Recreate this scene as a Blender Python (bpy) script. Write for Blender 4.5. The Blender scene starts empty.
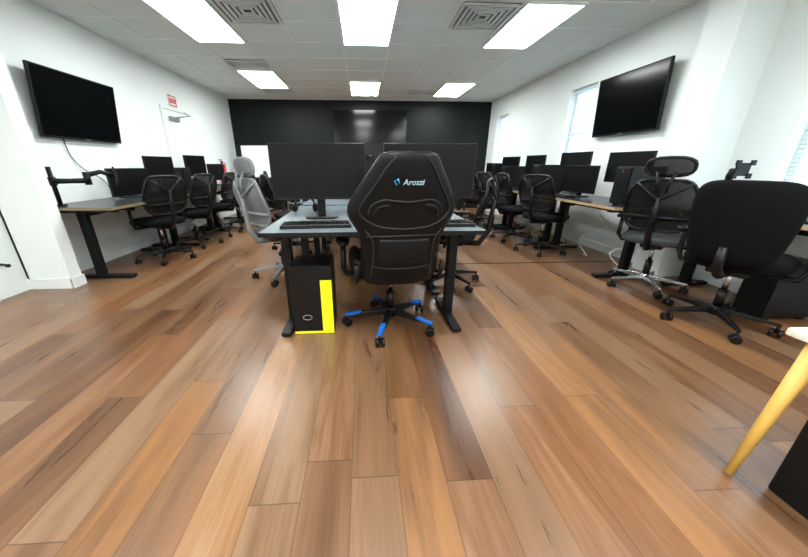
import bpy, math, random
from mathutils import Vector, Matrix
random.seed(4)
S=bpy.context.scene
C=S.collection
# ------------------------------------------------------------ materials
def nt(m):
    m.use_nodes=True
    t=m.node_tree; b=t.nodes['Principled BSDF']; return t,b
def N(t,k,**kw):
    n=t.nodes.new(k)
    for a,v in kw.items(): setattr(n,a,v)
    return n
def M(t,op,a,b=None,c=None):
    n=t.nodes.new('ShaderNodeMath'); n.operation=op
    for i,v in enumerate((a,b,c)):
        if v is None: continue
        if isinstance(v,(int,float)): n.inputs[i].default_value=v
        else: t.links.new(v,n.inputs[i])
    return n.outputs[0]
def mat(name,col,rough=.5,metal=0,var=.12,scale=30,bump=0,emit=0,alpha=None,spec=None,coat=0):
    m=bpy.data.materials.new(name); t,b=nt(m)
    tc=N(t,'ShaderNodeTexCoord'); no=N(t,'ShaderNodeTexNoise'); no.inputs['Scale'].default_value=scale
    t.links.new(tc.outputs['Object'],no.inputs['Vector'])
    mx=N(t,'ShaderNodeMix',data_type='RGBA')
    c=Vector(col)
    mx.inputs['A'].default_value=(*(c*(1-var)),1); mx.inputs['B'].default_value=(*(c*(1+var)),1)
    t.links.new(no.outputs['Fac'],mx.inputs['Factor']); t.links.new(mx.outputs['Result'],b.inputs['Base Color'])
    b.inputs['Roughness'].default_value=rough; b.inputs['Metallic'].default_value=metal
    if spec is not None: b.inputs['Specular IOR Level'].default_value=spec
    if coat: b.inputs['Coat Weight'].default_value=coat
    if emit:
        b.inputs['Emission Color'].default_value=(*col,1); b.inputs['Emission Strength'].default_value=emit
    if bump:
        bp=N(t,'ShaderNodeBump'); bp.inputs['Strength'].default_value=bump; bp.inputs['Distance'].default_value=.004
        t.links.new(no.outputs['Fac'],bp.inputs['Height']); t.links.new(bp.outputs['Normal'],b.inputs['Normal'])
    if alpha is not None: b.inputs['Alpha'].default_value=alpha
    return m
K={}
K['wall']=mat('wall_paint',(.82,.87,.86),.6,var=.015,scale=3)
K['trimw']=mat('white_trim',(.82,.86,.85),.4,var=.01)
K['black_wall']=mat('black_wall_paint',(.003,.0055,.0065),.5,var=.1,scale=4,spec=.25)
K['blk']=mat('black_plastic',(.0035,.0035,.004),.38,spec=.3)
K['blk2']=mat('black_satin',(.003,.003,.0035),.5,spec=.25)
K['fab']=mat('black_fabric',(.0035,.0035,.004),.85,scale=300,bump=.3,spec=.12)
K['lea']=mat('black_leatherette',(.0028,.003,.0035),.4,scale=120,bump=.2,spec=.22)
K['lea2']=mat('charcoal_leatherette',(.005,.0055,.006),.5,scale=120,bump=.2,spec=.22)
K['seam']=mat('grey_piping',(.016,.018,.02),.5)
K['blue']=mat('blue_plastic',(.005,.12,.50),.35)
K['bluet']=mat('blue_print',(.05,.40,.75),.5)
K['whitet']=mat('white_print',(.35,.55,.66),.5)
K['screen']=mat('screen_glass',(.002,.0025,.003),.12,var=.02,spec=.35)
K['screenm']=mat('screen_matte',(.002,.002,.0025),.35,var=.02,spec=.2)
K['steel']=mat('brushed_steel',(.62,.64,.66),.25,1)
K['gmet']=mat('grey_metal',(.3,.32,.33),.4,.6)
K['bmet']=mat('black_powdercoat',(.005,.0055,.006),.45,.2,spec=.3)
K['mesh']=mat('black_mesh',(.008,.008,.009),.8,alpha=.78,spec=.15)
K['gmesh']=mat('grey_mesh',(.17,.185,.195),.8,alpha=.82)
K['gpl']=mat('grey_plastic',(.22,.235,.245),.45)
K['gfab']=mat('grey_fabric',(.045,.048,.05),.9,scale=300,bump=.3)
K['desk']=mat('grey_laminate',(.22,.265,.29),.22,scale=6,var=.05)
K['deskb']=mat('dark_laminate',(.02,.022,.025),.3,scale=6)
K['edge']=mat('tan_edge_band',(.42,.30,.16),.45)
K['edged']=mat('brown_edge_band',(.20,.15,.085),.45)
K['yel']=mat('yellow_print',(.85,.85,.01),.45,var=.03)
K['red']=mat('red_paint',(.6,.02,.015),.4)
K['pine']=mat('pine_wood',(.74,.44,.10),.42,scale=8,var=.12)
K['cream']=mat('cream_laminate',(.75,.72,.62),.4,var=.03)
K['wb']=mat('whiteboard_enamel',(.85,.88,.88),.2,var=.01)
K['cab']=mat('white_cable',(.6,.62,.6),.5)
K['vent']=mat('vent_metal',(.62,.66,.66),.4,.1)
K['ventd']=mat('vent_shadow',(.04,.045,.045),.7)
K['blind']=mat('blind_slat',(.72,.84,.9),.6,var=.02)
K['teal']=mat('pale_teal_plastic',(.45,.70,.64),.4,var=.03)
K['glow']=mat('light_diffuser',(.96,1,.985),.5,var=0,emit=24)
K['caulk']=mat('ceiling_tbar',(.82,.86,.85),.5,var=.02)
K['tile']=mat('ceiling_tile',(.72,.77,.76),.9,scale=120,var=.05,bump=.15)
def floor_mat():
    m=bpy.data.materials.new('vinyl_plank_floor'); t,b=nt(m); L=t.links.new
    tc=N(t,'ShaderNodeTexCoord'); sp=N(t,'ShaderNodeSeparateXYZ'); L(tc.outputs['Object'],sp.inputs[0])
    W,LEN=.178,1.5
    xs=M(t,'DIVIDE',M(t,'ADD',sp.outputs[0],20.0),W); xi=M(t,'FLOOR',xs); xf=M(t,'FRACT',xs)
    wn=N(t,'ShaderNodeTexWhiteNoise',noise_dimensions='1D'); L(xi,wn.inputs['W'])
    ys=M(t,'ADD',M(t,'DIVIDE',M(t,'ADD',sp.outputs[1],20),LEN),wn.outputs['Value']); yi=M(t,'FLOOR',ys); yf=M(t,'FRACT',ys)
    cb=N(t,'ShaderNodeCombineXYZ'); L(xi,cb.inputs[0]); L(yi,cb.inputs[1])
    w2=N(t,'ShaderNodeTexWhiteNoise',noise_dimensions='2D'); L(cb.outputs[0],w2.inputs['Vector'])
    gv=N(t,'ShaderNodeCombineXYZ'); L(M(t,'MULTIPLY',sp.outputs[0],9),gv.inputs[0]); L(M(t,'MULTIPLY',sp.outputs[1],.85),gv.inputs[1]); L(M(t,'MULTIPLY',w2.outputs['Value'],50),gv.inputs[2])
    n1=N(t,'ShaderNodeTexNoise'); n1.inputs['Scale'].default_value=1.2; n1.inputs['Detail'].default_value=6; n1.inputs['Roughness'].default_value=.58; n1.inputs['Distortion'].default_value=.8
    L(gv.outputs[0],n1.inputs['Vector'])
    gv2=N(t,'ShaderNodeCombineXYZ'); L(M(t,'MULTIPLY',sp.outputs[0],110),gv2.inputs[0]); L(M(t,'MULTIPLY',sp.outputs[1],3),gv2.inputs[1]); L(w2.outputs['Value'],gv2.inputs[2])
    n2=N(t,'ShaderNodeTexNoise'); n2.inputs['Scale'].default_value=1.5; n2.inputs['Detail'].default_value=4; L(gv2.outputs[0],n2.inputs['Vector'])
    r=N(t,'ShaderNodeValToRGB'); cr=r.color_ramp; cr.interpolation='LINEAR'
    cols=[(0,(.070,.027,.010)),(.14,(.115,.049,.019)),(.30,(.165,.087,.045)),(.44,(.165,.068,.023)),(.58,(.20,.115,.064)),(.72,(.175,.087,.042)),(.86,(.235,.105,.035)),(1,(.27,.170,.102))]
    while len(cr.elements)<len(cols): cr.elements.new(.5)
    for e,(p,c) in zip(cr.elements,cols): e.position=p; e.color=(*c,1)
    L(M(t,'ADD',M(t,'ADD',.07,M(t,'MULTIPLY',w2.outputs['Value'],.86)),M(t,'MULTIPLY',M(t,'SUBTRACT',n1.outputs['Fac'],.5),.30)),r.inputs[0])
    f=M(t,'ADD',M(t,'MULTIPLY',n1.outputs['Fac'],1.25),M(t,'MULTIPLY',n2.outputs['Fac'],.5))
    f=M(t,'ADD',f,.16)
    sx=M(t,'MINIMUM',xf,M(t,'SUBTRACT',1,xf)); sy=M(t,'MINIMUM',yf,M(t,'SUBTRACT',1,yf))
    seam=M(t,'MAXIMUM',M(t,'LESS_THAN',sx,.008),M(t,'LESS_THAN',sy,.0014))
    f=M(t,'MULTIPLY',f,M(t,'SUBTRACT',1,M(t,'MULTIPLY',seam,.5)))
    vm=N(t,'ShaderNodeVectorMath',operation='SCALE'); L(r.outputs[0],vm.inputs[0]); L(f,vm.inputs['Scale'])
    L(vm.outputs[0],b.inputs['Base Color'])
    L(M(t,'ADD',.20,M(t,'MULTIPLY',n1.outputs['Fac'],.22)),b.inputs['Roughness'])
    bp=N(t,'ShaderNodeBump'); bp.inputs['Strength'].default_value=.12; bp.inputs['Distance'].default_value=.003
    L(M(t,'SUBTRACT',n2.outputs['Fac'],seam),bp.inputs['Height']); L(bp.outputs['Normal'],b.inputs['Normal'])
    return m
K['floor']=floor_mat()
# ------------------------------------------------------------ geometry helpers
def obj(name,verts,faces,mt,parent=None,loc=(0,0,0),rot=(0,0,0),smooth=False):
    me=bpy.data.meshes.new(name); me.from_pydata([tuple(v) for v in verts],[],faces); me.update()
    if mt: me.materials.append(K[mt] if isinstance(mt,str) else mt)
    if smooth:
        for p in me.polygons: p.use_smooth=True
    o=bpy.data.objects.new(name,me); C.objects.link(o)
    o.location=loc; o.rotation_euler=rot
    if parent: o.parent=parent
    return o
def empty(name,loc=(0,0,0),rz=0):
    o=bpy.data.objects.new(name,None); C.objects.link(o); o.location=loc; o.rotation_euler=(0,0,rz); o.empty_display_size=.1
    return o
BF=[(0,3,2,1),(4,5,6,7),(0,1,5,4),(1,2,6,5),(2,3,7,6),(3,0,4,7)]
def bv(x0,x1,y0,y1,z0,z1): return [(x0,y0,z0),(x1,y0,z0),(x1,y1,z0),(x0,y1,z0),(x0,y0,z1),(x1,y0,z1),(x1,y1,z1),(x0,y1,z1)]
def bevel(o,w,seg=2):
    md=o.modifiers.new('b','BEVEL'); md.width=w; md.segments=seg; md.limit_method='ANGLE'
    for p in o.data.polygons: p.use_smooth=True
    try:
        md.harden_normals=True
    except: pass
def box(name,x0,x1,y0,y1,z0,z1,mt,parent=None,bev=0,loc=(0,0,0),rot=(0,0,0),seg=2):
    o=obj(name,bv(x0,x1,y0,y1,z0,z1),BF,mt,parent,loc,rot)
    if bev: bevel(o,bev,seg)
    return o
def boxes(name,lst,mt,parent=None,bev=0):
    V=[];F=[]
    for b in lst:
        k=len(V); V+=bv(*b); F+=[tuple(i+k for i in f) for f in BF]
    o=obj(name,V,F,mt,parent)
    if bev: bevel(o,bev,1)
    return o
def cyl(name,r0,r1,z0,z1,mt,parent=None,n=20,loc=(0,0,0),rot=(0,0,0)):
    V=[];
    for z,r in((z0,r0),(z1,r1)):
        V+=[(r*math.cos(2*math.pi*i/n),r*math.sin(2*math.pi*i/n),z) for i in range(n)]
    F=[(i,(i+1)%n,n+(i+1)%n,n+i) for i in range(n)]+[tuple(range(n-1,-1,-1)),tuple(range(n,2*n))]
    o=obj(name,V,F,mt,parent,loc,rot)
    for p in o.data.polygons:
        if len(p.vertices)==4: p.use_smooth=True
    return o
def tubegeo(pts,r,n=8,closed=False,k0=0):
    P=[Vector(p) for p in pts]; m=len(P); V=[];F=[]
    R=r if isinstance(r,(list,tuple)) else [r]*m
    T=[]
    for i in range(m):
        a=P[(i-1)%m] if (closed or i>0) else P[0]; b=P[(i+1)%m] if (closed or i<m-1) else P[-1]
        T.append((b-a).normalized())
    up=Vector((0,0,1)) if abs(T[0].z)<.9 else Vector((1,0,0))
    nrm=(up-T[0]*up.dot(T[0])).normalized()
    for i in range(m):
        nrm=(nrm-T[i]*nrm.dot(T[i])).normalized(); bn=T[i].cross(nrm)
        for j in range(n):
            a=2*math.pi*j/n; V.append(P[i]+(nrm*math.cos(a)+bn*math.sin(a))*R[i])
    for i in range(m if closed else m-1):
        for j in range(n):
            a=i*n+j; b=i*n+(j+1)%n; c=((i+1)%m)*n+(j+1)%n; d=((i+1)%m)*n+j
            F.append((a+k0,b+k0,c+k0,d+k0))
    if not closed:
        F.append(tuple(k0+j for j in range(n-1,-1,-1))); F.append(tuple(k0+(m-1)*n+j for j in range(n)))
    return V,F
def tube(name,pts,r,mt,parent=None,n=8,closed=False):
    V,F=tubegeo(pts,r,n,closed); return obj(name,V,F,mt,parent,smooth=True)
def tubes(name,lst,mt,parent=None,n=8):
    V=[];F=[]
    for pts,r in lst:
        v,f=tubegeo(pts,r,n,False,len(V)); V+=v;F+=f
    return obj(name,V,F,mt,parent,smooth=True)
def sm3(pts,n=5):
    out=[]
    for i in range(len(pts)-1):
        p0=pts[max(i-1,0)];p1=pts[i];p2=pts[i+1];p3=pts[min(i+2,len(pts)-1)]
        for k in range(n):
            t=k/n
            out.append(tuple(.5*((2*p1[q])+(-p0[q]+p2[q])*t+(2*p0[q]-5*p1[q]+4*p2[q]-p3[q])*t*t+(-p0[q]+3*p1[q]-3*p2[q]+p3[q])*t**3) for q in range(len(p1))))
    out.append(tuple(pts[-1])); return out
def loft(name,rings,mt,parent=None,loc=(0,0,0),rot=(0,0,0)):
    n=len(rings[0]); V=[p for r in rings for p in r]; F=[]
    for i in range(len(rings)-1):
        for j in range(n): F.append((i*n+j,i*n+(j+1)%n,(i+1)*n+(j+1)%n,(i+1)*n+j))
    F.append(tuple(range(n-1,-1,-1))); F.append(tuple((len(rings)-1)*n+j for j in range(n)))
    return obj(name,V,F,mt,parent,loc,rot,smooth=True)
def se(cx,cy,z,hx,hy,p=4,n=28):
    out=[]
    for i in range(n):
        a=2*math.pi*i/n; c=math.cos(a); s=math.sin(a)
        out.append((cx+hx*math.copysign(abs(c)**(2/p),c),cy+hy*math.copysign(abs(s)**(2/p),s),z))
    return out
def pad(name,hx,hy,z0,z1,mt,parent,loc=(0,0,0),rot=(0,0,0),p=4,r=None,dome=0):
    r=r or (z1-z0)*.45; R=[]
    for k in range(5):
        a=math.pi/2*k/4; R.append(se(0,0,z0+r*(1-math.cos(a)) ,hx-r*(1-math.sin(a)),hy-r*(1-math.sin(a)),p))
    for k in range(5):
        a=math.pi/2*(1-k/4); R.append(se(0,0,z1-r*(1-math.cos(a)),hx-r*(1-math.sin(a)),hy-r*(1-math.sin(a)),p))
    if dome:
        R.append(se(0,0,z1+dome*.6,(hx-r)*.7,(hy-r)*.7,p)); R.append(se(0,0,z1+dome,(hx-r)*.3,(hy-r)*.3,p))
    return loft(name,R,mt,parent,loc,rot)
def dup(root,name,loc,rz):
    e=empty(name,loc,rz)
    for c in root.children:
        d=bpy.data.objects.new(c.name.split('.')[0],c.data); C.objects.link(d); d.parent=e
        d.location=c.location; d.rotation_euler=c.rotation_euler
        for md in c.modifiers:
            m2=d.modifiers.new(md.name,md.type)
            if md.type=='BEVEL': m2.width=md.width; m2.segments=md.segments; m2.limit_method='ANGLE'
            if md.type=='SOLIDIFY': m2.thickness=md.thickness; m2.offset=md.offset
    return e
rad=math.radians
# ------------------------------------------------------------ ROOM
XL,XR,YB,ZC=-3.17,3.27,8.5,2.6
XNL,XNR,YF=-3.19,3.45,-3.0
XP=-2.80
box('floor',-3.5,3.8,YF-.2,YB+.2,-.1,0,'floor')
box('ceiling',-3.5,3.8,YF-.2,YB+.2,ZC,ZC+.1,'tile')
def wallY(name,x0,x1,y0,y1,holes,mt='wall'):
    L=[];y=y0
    for (a,b,c,d) in sorted(holes):
        L.append((x0,x1,y,a,0,ZC)); L.append((x0,x1,a,b,0,c)); L.append((x0,x1,a,b,d,ZC)); y=b
    L.append((x0,x1,y,y1,0,ZC)); return boxes(name,L,mt)
W1=(4.69,5.28,.95,2.2); W2=(7.45,8.05,.95,2.2); W3=(.9,2.50,.92,2.15)
wallY('wall_left',XL-.15,XL,2.9,YB,[])
box('wall_left_entry',XNL-.15,XNL,YF,2.9,0,ZC,'wall')
wallY('wall_right',XR,XR+.2,3.2,YB,[W1,W2])
wallY('wall_right_entry',XNR,XNR+.2,YF,3.2,[W3])
box('wall_back',XL-.15,XR+.2,YB,YB+.15,0,ZC,'black_wall')
box('wall_front',XNL-.15,XNR+.2,YF-.15,YF,0,ZC,'wall')
box('wall_pier_left',XNL,XP,2.9,3.02,0,ZC,'wall')
box('column_right',3.10,XNR,2.88,3.2,0,ZC,'wall')
box('trim_header',XP,3.10,2.93,3.15,2.5,ZC,'wall')
boxes('baseboard_left',[(XL,XL+.015,3.02,5.5,0,.1),(XL,XL+.015,6.7,YB,0,.1)],'trimw')
boxes('baseboard_pier',[(XNL,XP+.01,2.885,2.9,0,.1),(XP,XP+.015,2.885,3.03,0,.1)],'trimw')
box('baseboard_right',XR-.015,XR,3.2,YB,0,.1,'trimw')
box('baseboard_right_entry',XNR-.015,XNR,YF,2.88,0,.1,'trimw')
box('baseboard_back',XL,XR,YB-.015,YB,0,.1,'black_wall')
box('trim_floor_transition',.8,3.10,3.43,3.45,0,.003,'bmet')
g=.61; gx0=-.22; gy0=4.79
L=[]
k=-6
while gx0+k*g<XR:
    x=gx0+k*g
    if x>XL: L.append((x-.012,x+.012,3.15,YB,ZC-.006,ZC))
    k+=1
y=gy0-g*2
while y<YB:
    if y>3.15: L.append((XL,XR,y-.012,y+.012,ZC-.005,ZC))
    y+=g
boxes('trim_ceiling_grid',L,'caulk')
def light(ix,y0,name='ceiling_light_panel'):
    x0=gx0+ix*g; r=empty(name,(x0+g/2,y0+g,ZC))
    a,b=g/2,g
    boxes('frame',[(-a,-a+.025,-b,b,-.03,0),(a-.025,a,-b,b,-.03,0),(-a+.025,a-.025,-b,-b+.025,-.03,0),(-a+.025,a-.025,b-.025,b,-.03,0)],'trimw',r)
    box('diffuser',-a+.025,a-.025,-b+.025,b-.025,-.02,-.002,'glow',r)
light(0,gy0-2*g);light(-3,gy0-2*g);light(3,gy0-2*g)
light(0,gy0+3*g);light(-3,gy0+2*g);light(3,gy0+3*g)
for ix,yy in((-3,.2),(0,.2),(3,.2),(-3,-2.4),(0,-2.4),(3,-2.4)): light(ix,yy)  # extra out-of-view panels, added to light the camera end of the room
def vent(ix,y0,s=1.0):
    x0=gx0+ix*g; r=empty('ceiling_vent',(x0+g/2,y0+g/2,ZC)); a=g/2-.015
    box('shade_plate',-a,a,-a*s,a*s,-.008,-.001,'ventd',r)  # flat dark plate, its colour stands in for shade behind the louvers
    L=[]
    for i in range(5):
        q=a-i*.055; 
        if q<.05: break
        qs=q*s
        L+= [(-q,q,-qs,-qs+.032,-.025+i*.002,-.008),(-q,q,qs-.032,qs,-.025+i*.002,-.008),(-q,-q+.032,-qs+.032,qs-.032,-.025+i*.002,-.008),(q-.032,q,-qs+.032,qs-.032,-.025+i*.002,-.008)]
    boxes('louvers',L,'vent',r)
vent(-2,gy0-2*g+.06);vent(2,gy0-2*g+.06);vent(-3,gy0+g,.6);vent(2,gy0+4*g,.6);vent(-3,gy0+4*g,.7)
def window(name,y0,y1,z0,z1,x):
    r=empty(name,(x,(y0+y1)/2,z0)); h=(y1-y0)/2; H=z1-z0; t=.05
    boxes('frame',[(.10,.15,-h,-h+t,0,H),(.10,.15,h-t,h,0,H),(.10,.15,-h+t,h-t,0,t),(.10,.15,-h+t,h-t,H-t,H),(.11,.14,-h+t,h-t,H/2-.02,H/2+.02)],'trimw',r)
    box('sill',-.03,.1,-h,h,0,.02,'trimw',r)
    V=[];F=[];z=.05
    while z<H-.05:
        k=len(V); V+=[(.075,-h+.01,z),(.075,h-.01,z),(.098,h-.01,z+.024),(.098,-h+.01,z+.024)]; F.append((k,k+1,k+2,k+3)); z+=.034
    obj('blind_slats',V,F,'blind',r)
    box('blind_headrail',.06,.10,-h+.005,h-.005,H-.05,H-.005,'blind',r)
window('window_1',*W1,XR);window('window_2',*W2,XR);window('window_3',*W3,XNR)
def door(name,x,yc,w,h,knob):
    r=empty(name,(x,yc,0)); a=w/2
    boxes('frame',[(0,.03,-a-.05,-a,0,h+.05),(0,.03,a,a+.05,0,h+.05),(0,.03,-a,a,h,h+.05)],'trimw',r,.003)
    box('leaf',0,.018,-a+.006,a-.006,.012,h-.006,'trimw',r,.003)
    box('gap',0,.006,-a,a,0,.012,'blk2',r)
    boxes('leaf_gap',[(0,.012,-a,-a+.006,.012,h),(0,.012,a-.006,a,.012,h),(0,.012,-a+.006,a-.006,h-.006,h)],'gmet',r)
    if knob:
        box('lock_plate',.018,.024,a-.12,a-.05,.92,1.12,'steel',r,.004)
        tube('lever',[(.02,a-.08,1.0),(.07,a-.08,1.0),(.07,a-.2,1.0)],.011,'steel',r)
        box('closer_body',.018,.06,-a+.12,-a+.38,h-.16,h-.1,'gmet',r,.008)
        tube('closer_arm',[(.05,-a+.3,h-.1),(.2,-a+.45,h-.06),(.03,-a+.62,h+.02)],.008,'gmet',r)
    return r
door('door_1',XL,6.12,.9,1.97,True)
door('door_2',XNL,2.1,.92,2.03,False)
d=empty('door_stop',(XNL+.002,2.72,.30))
tube('spring',[(0,0,0),(.05,0,0),(.075,0,-.01)],[.014,.010,.010],'blk',d); cyl('rubber_tip',.016,.016,0,.02,'blk',d,loc=(.07,0,-.01),rot=(0,rad(90),0))
r=empty('wall_sign',(XL+.001,6.02,2.12))
box('plate',0,.01,-.12,.12,-.09,.09,'wb',r,.002)
boxes('red_border',[(.01,.013,-.11,.11,.063,.08),(.01,.013,-.11,.11,-.08,-.063),(.01,.013,-.11,-.095,-.063,.063),(.01,.013,.095,.11,-.063,.063)],'red',r)
boxes('red_letters',[(.01,.013,-.078+i*.045,-.048+i*.045,-.035,.04) for i in range(4)],'red',r)
# ------------------------------------------------------------ TV
def tv(name,w,h,loc,rz,tilt,legs=False):
    r=empty(name,loc,rz)
    def R(o): o.rotation_euler=(tilt,0,0); return o
    R(box('housing',-w/2,w/2,0,.035,-h/2,h/2,'blk',r,.006))
    R(box('screen',-w/2+.012,w/2-.012,-.003,.001,-h/2+.022,h/2-.012,'screen',r))
    R(box('rear_bulge',-w*.3,w*.3,.035,.06,-h*.35,h*.2,'blk',r,.01))
    R(box('chin_badge',-.03,.03,-.006,0,-h/2+.005,-h/2+.015,'gmet',r))
    box('mount_plate',-.15,.15,.085,.10,-.15,.15,'bmet',r,.003)
    boxes('mount_arms',[(-.13,-.10,.05,.09,-.14,.14),(.10,.13,.05,.09,-.14,.14)],'bmet',r)
    return r
tv('wall_television',1.04,.64,(XL+.105,3.98,1.69),rad(90),rad(7))
tv('wall_television',1.0,.68,(XR-.105,3.98,1.81),rad(-90),rad(4))
tv('wall_television',1.82,1.05,(.22,YB-.105,1.86),0,0)
tube('television_cable',sm3([(XL+.02,3.72,1.4),(XL+.015,3.75,1.22),(XL+.02,3.85,1.08),(XL+.02,4.05,.97),(XL+.02,4.15,.85),(XL+.02,4.2,.7)]),.005,'blk',None,6)
# ------------------------------------------------------------ desks
def desk(name,x0,x1,y0,y1,top,edge,along,legpos,h=.74,footin=.05):
    r=empty(name,((x0+x1)/2,(y0+y1)/2,0)); a=(x1-x0)/2; b=(y1-y0)/2
    box('desktop',-a+.004,a-.004,-b+.004,b-.004,h-.028,h,top,r,.002)
    boxes('edge_band',[(-a,a,-b,-b+.004,h-.027,h-.001),(-a,a,b-.004,b,h-.027,h-.001),(-a,-a+.004,-b+.004,b-.004,h-.027,h-.001),(a-.004,a,-b+.004,b-.004,h-.027,h-.001)],edge,r)
    cx,cy=(x0+x1)/2,(y0+y1)/2; F=[];Cc=[];T=[]
    for p in legpos:
        if along=='X':
            q=p-cy; f=a-footin
            F.append((-f,f,q-.035,q+.035,.008,.04)); Cc.append((-.04,.04,q-.03,q+.03,.04,h-.06)); T.append((-f,f,q-.03,q+.03,h-.06,h-.028))
        else:
            q=p[0]-cx; f0=p[1]-cy; f1=p[2]-cy; m=(f0+f1)/2
            F.append((q-.035,q+.035,f0,f1,.008,.04)); Cc.append((q-.03,q+.03,m-.04,m+.04,.04,h-.06)); T.append((q-.03,q+.03,f0,f1,h-.06,h-.028))
    boxes('feet',F,'bmet',r,.008); boxes('leg_columns',Cc,'bmet',r,.004); boxes('top_brackets',T,'bmet',r)
    G=[]
    for f in F:
        for (u,v) in((f[0]+.03,f[2]+.03),(f[1]-.03,f[3]-.03)): G.append((u-.015,u+.015,v-.015,v+.015,0,.009))
    boxes('levelling_pads',G,'blk',r)
    if along=='X': box('crossbar',-.02,.02,min(legpos)-cy,max(legpos)-cy,h-.1,h-.06,'bmet',r)
    else:
        ms=sorted(set((p[1]+p[2])/2-cy for p in legpos)); xs=[p[0]-cx for p in legpos]
        boxes('crossbars',[(min(xs),max(xs),m-.02,m+.02,h-.1,h-.06) for m in ms],'bmet',r)
    return r
for a,b in((3.06,4.40),(4.41,5.75),(5.76,7.1)): desk('computer_desk',-3.12,-2.36,a,b,'deskb','edged','X',[a+.12,b-.12])
for a,b in((2.78,4.20),(4.21,5.63),(5.64,7.06)): desk('computer_desk',2.36,3.08,a,b,'deskb','edge','X',[a+.12,b-.12])
desk('computer_desk',2.88,3.42,.9,2.74,'desk','edge','X',[1.0,2.64])
for yy in(1.8,3.16,4.52):
    lp=[(-.54,yy+.05,yy+.60),(.64,yy+.05,yy+.60),(-.54,yy+.70,yy+1.25),(.64,yy+.70,yy+1.25)]
    desk('standing_desk',-.62,.745,yy,yy+1.3,'desk','blk','Y',lp)
# ------------------------------------------------------------ monitors, towers
def monitor(w,h,loc,rz,zb=.13,name='computer_monitor',m='screenm'):
    r=empty(name,loc,rz)
    box('housing',-w/2,w/2,-.012,.018,zb,zb+h,'blk',r,.005)
    box('screen',-w/2+.008,w/2-.008,-.014,-.012,zb+.018,zb+h-.008,m,r)
    box('rear_bulge',-w*.28,w*.28,.018,.045,zb+h*.2,zb+h*.75,'blk',r,.012)
    box('neck',-.03,.03,.045,.07,.012,zb+h*.5,'bmet',r,.006)
    pad('base',.12,.09,0,.014,'bmet',r,loc=(0,.05,0),p=3)
    return r
def tower(loc,rz,w=.2,d=.42,h=.42,name='computer_tower'):
    r=empty(name,loc,rz)
    box('case',-w/2,w/2,-d/2,d/2,.015,h,'blk',r,.006)
    box('front_panel',-w/2+.01,w/2-.01,-d/2-.008,-d/2,.03,h-.012,'blk2',r,.004)
    boxes('front_slots',[(-w/2+.03,w/2-.03,-d/2-.011,-d/2-.008,.06+i*.022,.068+i*.022) for i in range(int((h-.14)/.022))],'bmet',r)
    box('side_window',-w/2-.003,-w/2,-d/2+.03,d/2-.04,.05,h-.04,'screen',r)
    boxes('feet',[(-w/2+.01,-w/2+.04,-d/2+.03,-d/2+.08,0,.015),(w/2-.04,w/2-.01,-d/2+.03,-d/2+.08,0,.015),(-w/2+.01,-w/2+.04,d/2-.08,d/2-.03,0,.015),(w/2-.04,w/2-.01,d/2-.08,d/2-.03,0,.015)],'blk2',r)
    cyl('power_button',.008,.008,0,.004,'steel',r,loc=(0,-d/2-.008,h-.04),rot=(rad(90),0,0))
    return r
T=.74
monitor(.66,.375,(-.31,2.30,T),0,.14); monitor(.66,.375,(.48,2.30,T),0,.14)
for x,y in((-.3,3.75),(.45,3.75),(-.3,5.1),(.45,5.1)): monitor(.6,.36,(x,y,T),0,.12)
for y,zb,w,h in((4.1,.02,.55,.32),(4.75,.19,.5,.30),(5.75,.2,.5,.33),(6.5,.1,.5,.3)): monitor(w,h,(-2.85,y,T),rad(80),zb)
for x,y,zb,w,h in((2.88,3.36,.19,.50,.32),(2.68,3.84,.05,.52,.32),(2.9,4.3,.22,.5,.32),(2.7,4.95,.18,.42,.34),(2.72,5.85,.2,.5,.32),(2.72,6.6,.12,.5,.3)): monitor(w,h,(x,y,T),rad(-80),zb)
tower((2.66,2.94,T),rad(-90),.19,.34,.36); tower((2.62,4.40,T),rad(-90),.19,.38,.38); tower((2.6,5.38,T),rad(-90),.19,.38,.36)
tower((-2.9,5.2,T),rad(90),.18,.36,.34)
tower((2.75,6.2,T),rad(-90),.19,.38,.40)
tower((3.2,2.0,0),rad(-90),.2,.40,.44)
def keyboard(loc,rz):
    r=empty('keyboard',loc,rz)
    box('body',-.22,.22,-.07,.07,0,.022,'blk',r,.004)
    L=[]
    for j in range(5):
        for i in range(14): L.append((-.207+i*.0297,-.207+i*.0297+.025,-.06+j*.0245,-.04+j*.0245,.022,.030))
    boxes('keycaps',L,'bmet',r)
    boxes('backlight',[(-.21,.21,-.062,-.0605,.0215,.0235)],'gmet',r)
def mouse(loc,rz):
    r=empty('computer_mouse',loc,rz); pad('body',.032,.058,0,.034,'blk',r,p=2.4,r=.016); boxes('wheel',[(-.004,.004,.02,.04,.03,.038)],'gmet',r)
keyboard((-.3,1.98,T),rad(4)); mouse((.05,1.99,T),0); keyboard((.50,1.98,T),0)
keyboard((-2.55,4.1,T),rad(90)); keyboard((2.5,5.0,T),rad(-90)); keyboard((-2.55,4.9,T),rad(90)); keyboard((2.48,3.85,T),rad(-90))
keyboard((3.02,1.9,T),rad(-90))
def headset(loc,rz):
    r=empty('headset',loc,rz)
    tube('headband',[(.085*math.cos(a),0,.04+.10*math.sin(a)) for a in [math.pi*i/14 for i in range(15)]],.009,'blk',r)
    for s in(-1,1): pad('ear_cup',.038,.045,-.022,.022,'blk2',r,loc=(s*.085,0,.045),rot=(0,rad(90),0),p=2.4)
headset((-.48,2.62,T),0)
r=empty('storage_tray',(3.22,1.62,T))
boxes('tray_shell',[(-.15,.15,-.2,.2,0,.008),(-.15,-.142,-.2,.2,.008,.09),(.142,.15,-.2,.2,.008,.09),(-.142,.142,-.2,-.192,.008,.09),(-.142,.142,.192,.2,.008,.09)],'teal',r,.002)
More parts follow.
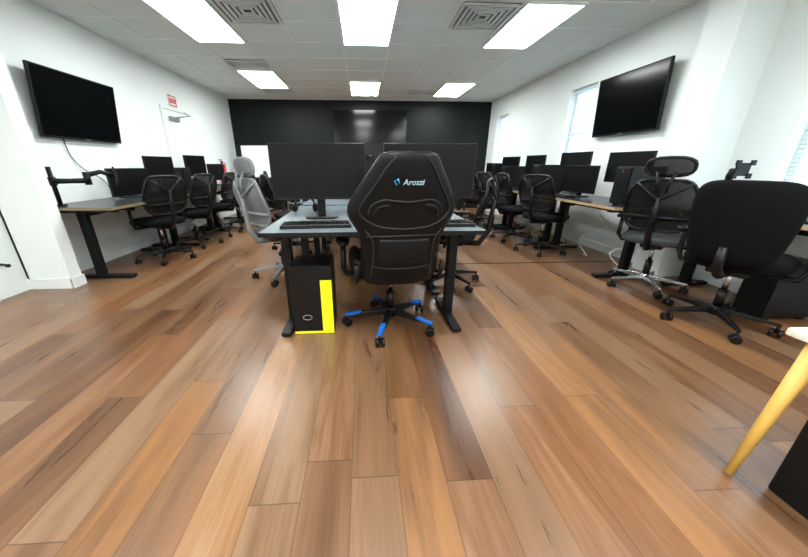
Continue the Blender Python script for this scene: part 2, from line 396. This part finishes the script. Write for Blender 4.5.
def marm(loc,rz,hh=.34,rev=1):
    r=empty('monitor_arm',loc,rz)
    box('clamp',-.045,.045,-.055,.055,0,.014,'bmet',r,.003); cyl('pole',.019,.019,.014,hh,'bmet',r)
    cyl('pole_collar',.03,.03,hh-.17,hh-.09,'bmet',r)
    tube('lower_arm',[(0,0,hh-.13),(.13,-.05,hh-.13),(.25,-.02,hh-.13)],[.026,.022,.026],'bmet',r)
    tube('elbow',[(.25,-.02,hh-.17),(.25,-.02,hh-.05)],.028,'bmet',r,12)
    tube('spring_arm',[(.25,-.02,hh-.08),(.36,0,hh-.05),(.46,0,hh-.09)],[.024,.021,.024],'bmet',r)
    box('vesa_plate',.47,.49,-.06,.06,hh-.15,hh-.03,'bmet',r,.004)
    boxes('vesa_ears',[(.462,.474,a,a+.035,b,b+.05) for a in(-.075,.04) for b in(hh-.18,hh-.05)],'bmet',r)
    return r
marm((-2.93,3.2,T),rad(38),.36)
r=empty('monitor_arm',(3.05,2.5,T))
box('clamp',-.045,.045,-.055,.055,0,.014,'bmet',r,.003); cyl('pole',.019,.019,.014,.27,'bmet',r)
tube('riser_arm',[(0,0,.23),(-.03,-.02,.29),(-.04,-.04,.34)],.024,'bmet',r)
box('vesa_plate',-.06,.06,-.075,-.06,.29,.39,'bmet',r,.004)
boxes('vesa_ears',[(a,a+.035,-.085,-.07,b,b+.04) for a in(-.08,.045) for b in(.27,.37)],'bmet',r)
r=empty('component_box',(-.355,2.03,0))
box('carton',-.135,.135,-.13,.13,0,.50,'blk',r,.003)
box('yellow_panel',.06,.136,-.1315,-.129,.005,.40,'yel',r)
box('yellow_base_strip',-.135,.06,-.1315,-.129,.005,.022,'yel',r)
tube('logo_ring',[(-.04+.03*math.cos(a),-.132,.13+.03*math.sin(a)*.6) for a in [i*math.pi/8 for i in range(16)]],.0025,'gmet',r,6,True)
# ------------------------------------------------------------ chairs
def base(r,R=.30,arm='blk',wheel='blk',tip=None,off=0):
    V=[];F=[];
    for i in range(5):
        a=off+i*2*math.pi/5; d=Vector((math.cos(a),math.sin(a),0)); n=Vector((-d.y,d.x,0)); k=len(V)
        secs=[(.03,.024,.085,.13),(.12,.022,.088,.125),(R*.8,.016,.082,.106),(R+.01,.013,.078,.098)]
        for (q,w,z0,z1) in secs:
            for (s,z) in((-1,z0),(1,z0),(.8,z1),(-.8,z1)): V.append(d*q+n*w*s+Vector((0,0,z)))
        for j in range(3):
            for m in range(4): F.append((k+j*4+m,k+j*4+(m+1)%4,k+j*4+4+(m+1)%4,k+j*4+4+m))
        F.append((k+3,k+2,k+1,k)); F.append((k+12,k+13,k+14,k+15))
    o=obj('star_base',V,F,arm,r); bevel(o,.005,2)
    cyl('hub',.042,.036,.075,.14,arm,r); cyl('gas_lift_shroud',.028,.028,.14,.27,'blk',r); cyl('gas_lift',.016,.016,.27,.42,'steel',r)
    L=[];S2=[]
    for i in range(5):
        a=off+i*2*math.pi/5; d=Vector((math.cos(a),math.sin(a),0)); c=d*R; b=i*1.3; t=Vector((math.cos(b),math.sin(b),0)); 
        for s in(-1,1):
            p=c+t*s*.020+Vector((0,0,.029)); L.append(([p-t*.010,p-t*.0095,p+t*.0095,p+t*.010],[.020,.0285,.0285,.020]))
        S2.append(([c+Vector((0,0,.03)),c+Vector((0,0,.085))],.009))
    tubes('caster_wheels',L,wheel,r,16); tubes('caster_stems',S2,'blk',r,8)
    if tip:
        V=[];F=[]
        for i in range(5):
            a=off+i*2*math.pi/5; d=Vector((math.cos(a),math.sin(a),0)); n=Vector((-d.y,d.x,0)); k=len(V)
            for q,w,z in((R*.66,.015,.1145),(R+.012,.0135,.1015)):
                V+=[d*q-n*w+Vector((0,0,z)),d*q+n*w+Vector((0,0,z))]
            V+=[v-Vector((0,0,.018)) for v in V[k:k+4]]
            F+=[(k,k+1,k+3,k+2),(k+4,k+6,k+7,k+5),(k,k+4,k+5,k+1),(k+2,k+3,k+7,k+6),(k,k+2,k+6,k+4),(k+1,k+5,k+7,k+3)]
        obj('base_accents',V,F,tip,r)
def panel(name,fn,mt,r,ns=10,ntt=14,th=.006):
    V=[];F=[]
    for j in range(ntt+1):
        t=(1-math.cos(math.pi*j/ntt))/2
        for i in range(ns+1): V.append(fn(-1+2*i/ns,t))
    for j in range(ntt):
        for i in range(ns):
            k=j*(ns+1)+i; F.append((k,k+1,k+ns+2,k+ns+1))
    o=obj(name,V,F,mt,r,smooth=True); md=o.modifiers.new('s','SOLIDIFY'); md.thickness=th; md.offset=0; return o
def rim(name,fn,rr,mt,r,n=16):
    P=[]
    for j in range(n+1): P.append(fn(1,(1-math.cos(math.pi*j/n))/2))
    for j in range(1,n): P.append(fn(-1,(1+math.cos(math.pi*j/n))/2))
    return tube(name,P,rr,mt,r,8,True)
def rr(t,p=4): return max(0,(1-abs(2*t-1)**p))**(1/p)
def task_chair(name,loc,rz,head=False,frame='blk',mesh='mesh',seat='fab',arm='blk',off=.3):
    r=empty(name,loc,rz); base(r,.30,arm,'blk',off=off)
    box('tilt_mechanism',-.08,.08,-.13,.1,.40,.445,'blk',r,.012)
    pad('seat_cushion',.25,.24,.445,.515,seat,r,loc=(0,.02,0),p=3.4,dome=.006)
    zb,zt=.58,1.0
    def fn(s,t):
        z=zb+(zt-zb)*t; w=(.20+.035*math.sin(math.pi*min(1,t*1.1)))*rr(t,5)
        return (s*w,-.235-.07*t-.035*math.sin(math.pi*t)*(1-s*s)*.9+.015*math.sin(2*math.pi*t),z)
    panel('back_mesh',fn,mesh,r); rim('back_frame',fn,.013,frame,r)
    tube('lumbar_support',[fn(-.95,.28)[:1]+(fn(-.95,.28)[1]-.012,fn(0,.28)[2]),(0,fn(0,.28)[1]-.022,fn(0,.28)[2]),(-fn(-.95,.28)[0],fn(-.95,.28)[1]-.012,fn(0,.28)[2])],.014,frame,r)
    tube('spine',[(0,-.10,.42),(0,-.26,.43),(0,-.33,.55),(0,-.345,.72),(0,-.36,.86)],[.028,.028,.024,.02,.014],frame,r)
    tubes('spine_yoke',[([(0,-.36,.84),(-.12,-.335,.93),(-.17,-.315,.97)],.011),([(0,-.36,.84),(.12,-.335,.93),(.17,-.315,.97)],.011)],frame,r)
    tubes('arm_posts',[([(s*.10,0,.43),(s*.26,0,.43),(s*.29,-.02,.48),(s*.29,-.02,.645)],[.016,.016,.018,.016]) for s in(-1,1)],frame,r)
    for s in(-1,1): pad('arm_pad',.04,.12,.645,.675,'blk',r,loc=(s*.29,0,0),p=3)
    if head:
        def fh(s,t):
            z=1.03+.14*t; return (s*.15*rr(t,2.8),-.315-.02*t+.03*s*s,z)
        panel('headrest_mesh',fh,mesh,r,8,8,.01); rim('headrest_frame',fh,.013,frame,r,10)
        tubes('headrest_stalks',[([(s*.03,-.355,.90),(s*.035,-.365,.98),(s*.06,-.34,1.06)],.011) for s in(-1,1)],frame,r)
    return r
def gaming_chair(name,loc,rz):
    r=empty(name,loc,rz); base(r,.32,'blk','blk','blue',off=rad(-113))
    box('tilt_mechanism',-.11,.11,-.15,.12,.38,.42,'blk',r,.01)
    pad('seat_cushion',.26,.26,.42,.52,'lea',r,loc=(0,.02,0),p=4)
    for s in(-1,1): pad('seat_bolster',.05,.23,.44,.56,'lea2',r,loc=(s*.235,.02,0),p=3)
    prof=[(.42,.20,.035),(.45,.225,.05),(.52,.235,.055),(.62,.232,.055),(.70,.234,.055),(.755,.245,.055),(.80,.277,.056),(.84,.302,.056),(.88,.310,.056),(.92,.302,.055),(.97,.273,.053),(1.02,.238,.052),(1.07,.205,.05),(1.11,.178,.047),(1.145,.158,.043),(1.165,.138,.034),(1.176,.11,.02)]
    yc=lambda z:-.27-.24*(z-.44)
    rings=[]
    for z,w,th in prof:
        ring=[]
        n=40
        for i in range(n):
            a=2*math.pi*i/n;c=math.cos(a);s=math.sin(a)
            x=w*math.copysign(abs(c)**(2/4.5),c); y=th*math.copysign(abs(s)**(2/3),s)
            y+= .07*(abs(x)/.28)**2.2
            ring.append((x,yc(z)+y,z))
        rings.append(ring)
    o=loft('backrest_shell',rings,'lea',r); 
    md=o.modifiers.new('ss','SUBSURF'); md.levels=1; md.render_levels=1
    def yb(x,z): return yc(z)-.05*.97+.07*(abs(x)/.28)**2.2-.004
    def curve(pts): return [(x,yb(x,z),z) for x,z in pts]
    lines=[]
    for s in(-1,1):
        lines.append((curve(sm3([(s*.075,1.15),(s*.12,1.10),(s*.17,1.02),(s*.225,.94),(s*.245,.88),(s*.20,.83),(s*.12,.80),(0,.79)])),.0035))
        lines.append((curve(sm3([(s*.215,.78),(s*.175,.72),(s*.17,.62),(s*.18,.50)])),.0035))
        lines.append((curve(sm3([(0,.935),(s*.06,.94),(s*.13,.945),(s*.185,.915),(s*.20,.875)])),.0035))
    lines.append((curve(sm3([(-.21,.745),(-.1,.75),(0,.752),(.1,.75),(.21,.745)])),.003))
    lines.append((curve(sm3([(-.165,.56),(-.1,.55),(0,.547),(.1,.55),(.165,.56)])),.003))
    tubes('stitched_piping',lines,'seam',r,6)
    for s in(-1,1):
        pts=sm3([(s*.09,.915),(s*.14,.91),(s*.165,.885),(s*.17,.86)],5)
        tube('belt_slot',[(x,yb(x,z)+.001,z) for x,z in pts],[.004]+[.009]*(len(pts)-2)+[.004],'blk2',r)
    pad('lumbar_shell_panel',.14,.015,0,.15,'lea2',r,loc=(0,yc(.585)-.044,.585),rot=(rad(13.5),0,0),p=5,r=.012)
    tubes('recline_brackets',[([(s*.225,-.02,.42),(s*.26,-.18,.42),(s*.262,-.26,.46),(s*.262,-.29,.56)],.016) for s in(-1,1)],'blk',r)
    tubes('arm_posts',[([(s*.2,.02,.41),(s*.31,.02,.41),(s*.325,.02,.45),(s*.325,.02,.63)],.02) for s in(-1,1)],'blk',r)
    for s in(-1,1): pad('arm_pad',.045,.13,.63,.66,'blk',r,loc=(s*.325,.03,0),p=3)
    tc=bpy.data.curves.new('backrest_lettering','FONT'); tc.body='Arozzi'; tc.size=.040; tc.extrude=.0008; tc.align_x='CENTER'; tc.shear=.15; tc.offset=.0004
    tc.materials.append(K['whitet']); o=bpy.data.objects.new('backrest_lettering',tc); C.objects.link(o); o.parent=r
    tl=math.atan(.24); q=1.02; o.location=(.018,yb(0,q)-.003,q); o.rotation_euler=(rad(90)+tl,0,0)
    tube('backrest_emblem',[(-.066,yb(.08,q)-.002,q),(-.078,yb(.09,q+.02)-.002,q+.018),(-.060,yb(.08,q+.03)-.002,q+.028),(-.054,yb(.07,q+.01)-.002,q+.008)],.0035,'bluet',r,6)
    return r
def padded_chair(name,loc,rz):
    r=empty(name,loc,rz); base(r,.31,'blk','blk',off=.35)
    box('tilt_mechanism',-.1,.1,-.14,.12,.40,.44,'blk',r,.01)
    pad('seat_cushion',.26,.25,.44,.55,'fab',r,loc=(0,.03,0),p=3)
    prof=[(.50,.15,.03),(.515,.185,.045),(.55,.205,.055),(.63,.225,.06),(.75,.24,.062),(.85,.25,.062),(.93,.248,.06),(.975,.235,.055),(1.005,.21,.047),(1.022,.17,.034),(1.028,.11,.016)]
    rings=[]
    for z,w,th in prof:
        ring=[]
        for i in range(32):
            a=2*math.pi*i/32;c=math.cos(a);s=math.sin(a); x=w*math.copysign(abs(c)**(2/3.2),c); y=th*math.copysign(abs(s)**(2/2.6),s)
            ring.append((x,-.25-.12*(z-.5)+y+.05*(x/.26)**2,z))
        rings.append(ring)
    o=loft('backrest',rings,'fab',r); md=o.modifiers.new('ss','SUBSURF'); md.levels=1; md.render_levels=1
    tube('back_support_bar',[(0,-.08,.42),(0,-.24,.42),(0,-.325,.47),(0,-.335,.62)],[.03,.03,.03,.025],'blk',r)
    tubes('arm_loops',[([(s*.12,.0,.43),(s*.29,.0,.43),(s*.315,.0,.5),(s*.315,.02,.63),(s*.315,.02,.655)],.018) for s in(-1,1)],'blk',r)
    for s in(-1,1): pad('arm_pad',.04,.13,.65,.685,'blk',r,loc=(s*.315,.02,0),p=3)
    return r
gaming_chair('gaming_chair',(.185,2.02,0),rad(6))
padded_chair('office_chair',(2.60,1.90,0),rad(-66))
task_chair('mesh_office_chair',(2.70,2.62,0),rad(-56),True,'blk','mesh','gfab','steel')
g1=task_chair('mesh_office_chair',(-.84,3.13,0),rad(-42),True,'gpl','gmesh','gfab','gpl')
c1=task_chair('mesh_office_chair',(.84,2.85,0),rad(62),False)
c2=task_chair('mesh_office_chair',(-2.47,3.85,0),rad(60),False)
for x,y,a in((-2.45,4.58,75),(-2.42,5.3,85),(-2.35,6.0,60),(-2.3,6.7,100),(1.0,4.2,95),(1.0,5.5,80),(-.95,4.2,-60)): dup(c2,'mesh_office_chair',(x,y,0),rad(a))
for x,y,a in((2.40,3.95,-62),(2.36,4.65,-85),(2.3,5.35,-70),(2.3,6.1,-95),(2.25,6.8,-60)): dup(c1,'mesh_office_chair',(x,y,0),rad(a))
dup(g1,'mesh_office_chair',(-.95,5.4,0),rad(-95))
# ------------------------------------------------------------ whiteboard, table, bin
r=empty('whiteboard_easel',(-2.35,8.0,0))
box('board',-.5,.5,-.012,.012,.85,1.55,'wb',r); boxes('board_frame',[(-.52,.52,-.016,.016,.83,.85),(-.52,.52,-.016,.016,1.55,1.57),(-.52,-.5,-.016,.016,.85,1.55),(.5,.52,-.016,.016,.85,1.55)],'blk',r)
tubes('stand_legs',[([(s*.46,.0,.84),(s*.46,0,.03)],.015) for s in(-1,1)]+[([(s*.46,-.25,.02),(s*.46,.25,.02)],.018) for s in(-1,1)],'gmet',r)
box('pen_tray',-.3,.3,-.06,-.016,.83,.845,'gmet',r)
r=empty('side_table',(0,0,0))
box('tabletop',1.475,2.15,.25,.86,.55,.58,'cream',r,.008,seg=3)
tubes('legs',[([(1.385,.765,0),(1.515,.79,.55)],[.013,.027]),([(2.25,.765,0),(2.07,.78,.55)],[.013,.027]),([(1.40,.30,0),(1.545,.34,.55)],[.013,.027]),([(2.25,.30,0),(2.07,.34,.55)],[.013,.027])],'pine',r,18)
boxes('apron',[(1.53,2.06,.77,.79,.49,.55),(1.56,2.06,.33,.35,.49,.55)],'pine',r)
r=empty('storage_bin',(1.64,.555,0))
V=bv(-.19,.19,-.15,.15,0,.38); V=[(x*(.98 if z==0 else 1),y*(.98 if z==0 else 1),z) for x,y,z in V]
o=obj('tub',V,BF,'blk2',r); bevel(o,.012,3)
box('lid',-.195,.195,-.155,.155,.38,.405,'blk',r,.008)
boxes('handles',[(-.205,-.19,-.05,.05,.27,.30),(.19,.205,-.05,.05,.27,.30)],'blk',r,.003)
L=[]
for i in range(7):
    y=3.1+i*.55; P=[(2.98,y,.70)]
    for k in range(1,6): P.append((2.98-random.random()*.22,y+random.uniform(-.15,.15),.70-k*.13))
    P.append((2.9,y+.1,.01)); L.append((sm3(P,3),.006))
tubes('power_cables',L,'cab',None,6)
r=empty('fire_extinguisher',(XL+.09,7.35,.75))
cyl('cylinder',.07,.07,0,.34,'red',r); cyl('shoulder',.07,.025,.34,.40,'red',r); cyl('valve',.02,.02,.40,.45,'blk',r)
boxes('handle',[(-.015,.015,-.09,.03,.45,.46),(-.015,.015,-.10,.03,.475,.485)],'blk',r); tube('hose',[(0,.02,.43),(.03,.09,.40),(.03,.1,.2),(.03,.095,.1)],.009,'blk',r)
box('wall_bracket',-.085,-.07,-.03,.03,.05,.38,'gmet',r)
# ------------------------------------------------------------ world, camera
w=bpy.data.worlds.new('world'); S.world=w; w.use_nodes=True
bg=w.node_tree.nodes['Background']; bg.inputs[0].default_value=(.75,.9,1,1); bg.inputs[1].default_value=4.0
cam=bpy.data.cameras.new('camera'); co=bpy.data.objects.new('camera',cam); C.objects.link(co)
co.location=(0,0,1.11); co.rotation_euler=(rad(90-20.33),0,rad(-3.3))
cam.sensor_width=36; cam.lens=305/808*36; cam.shift_x=23/808; cam.clip_start=.05
S.camera=co
S.view_settings.view_transform='Standard'; S.view_settings.look='None'; S.view_settings.exposure=0.1
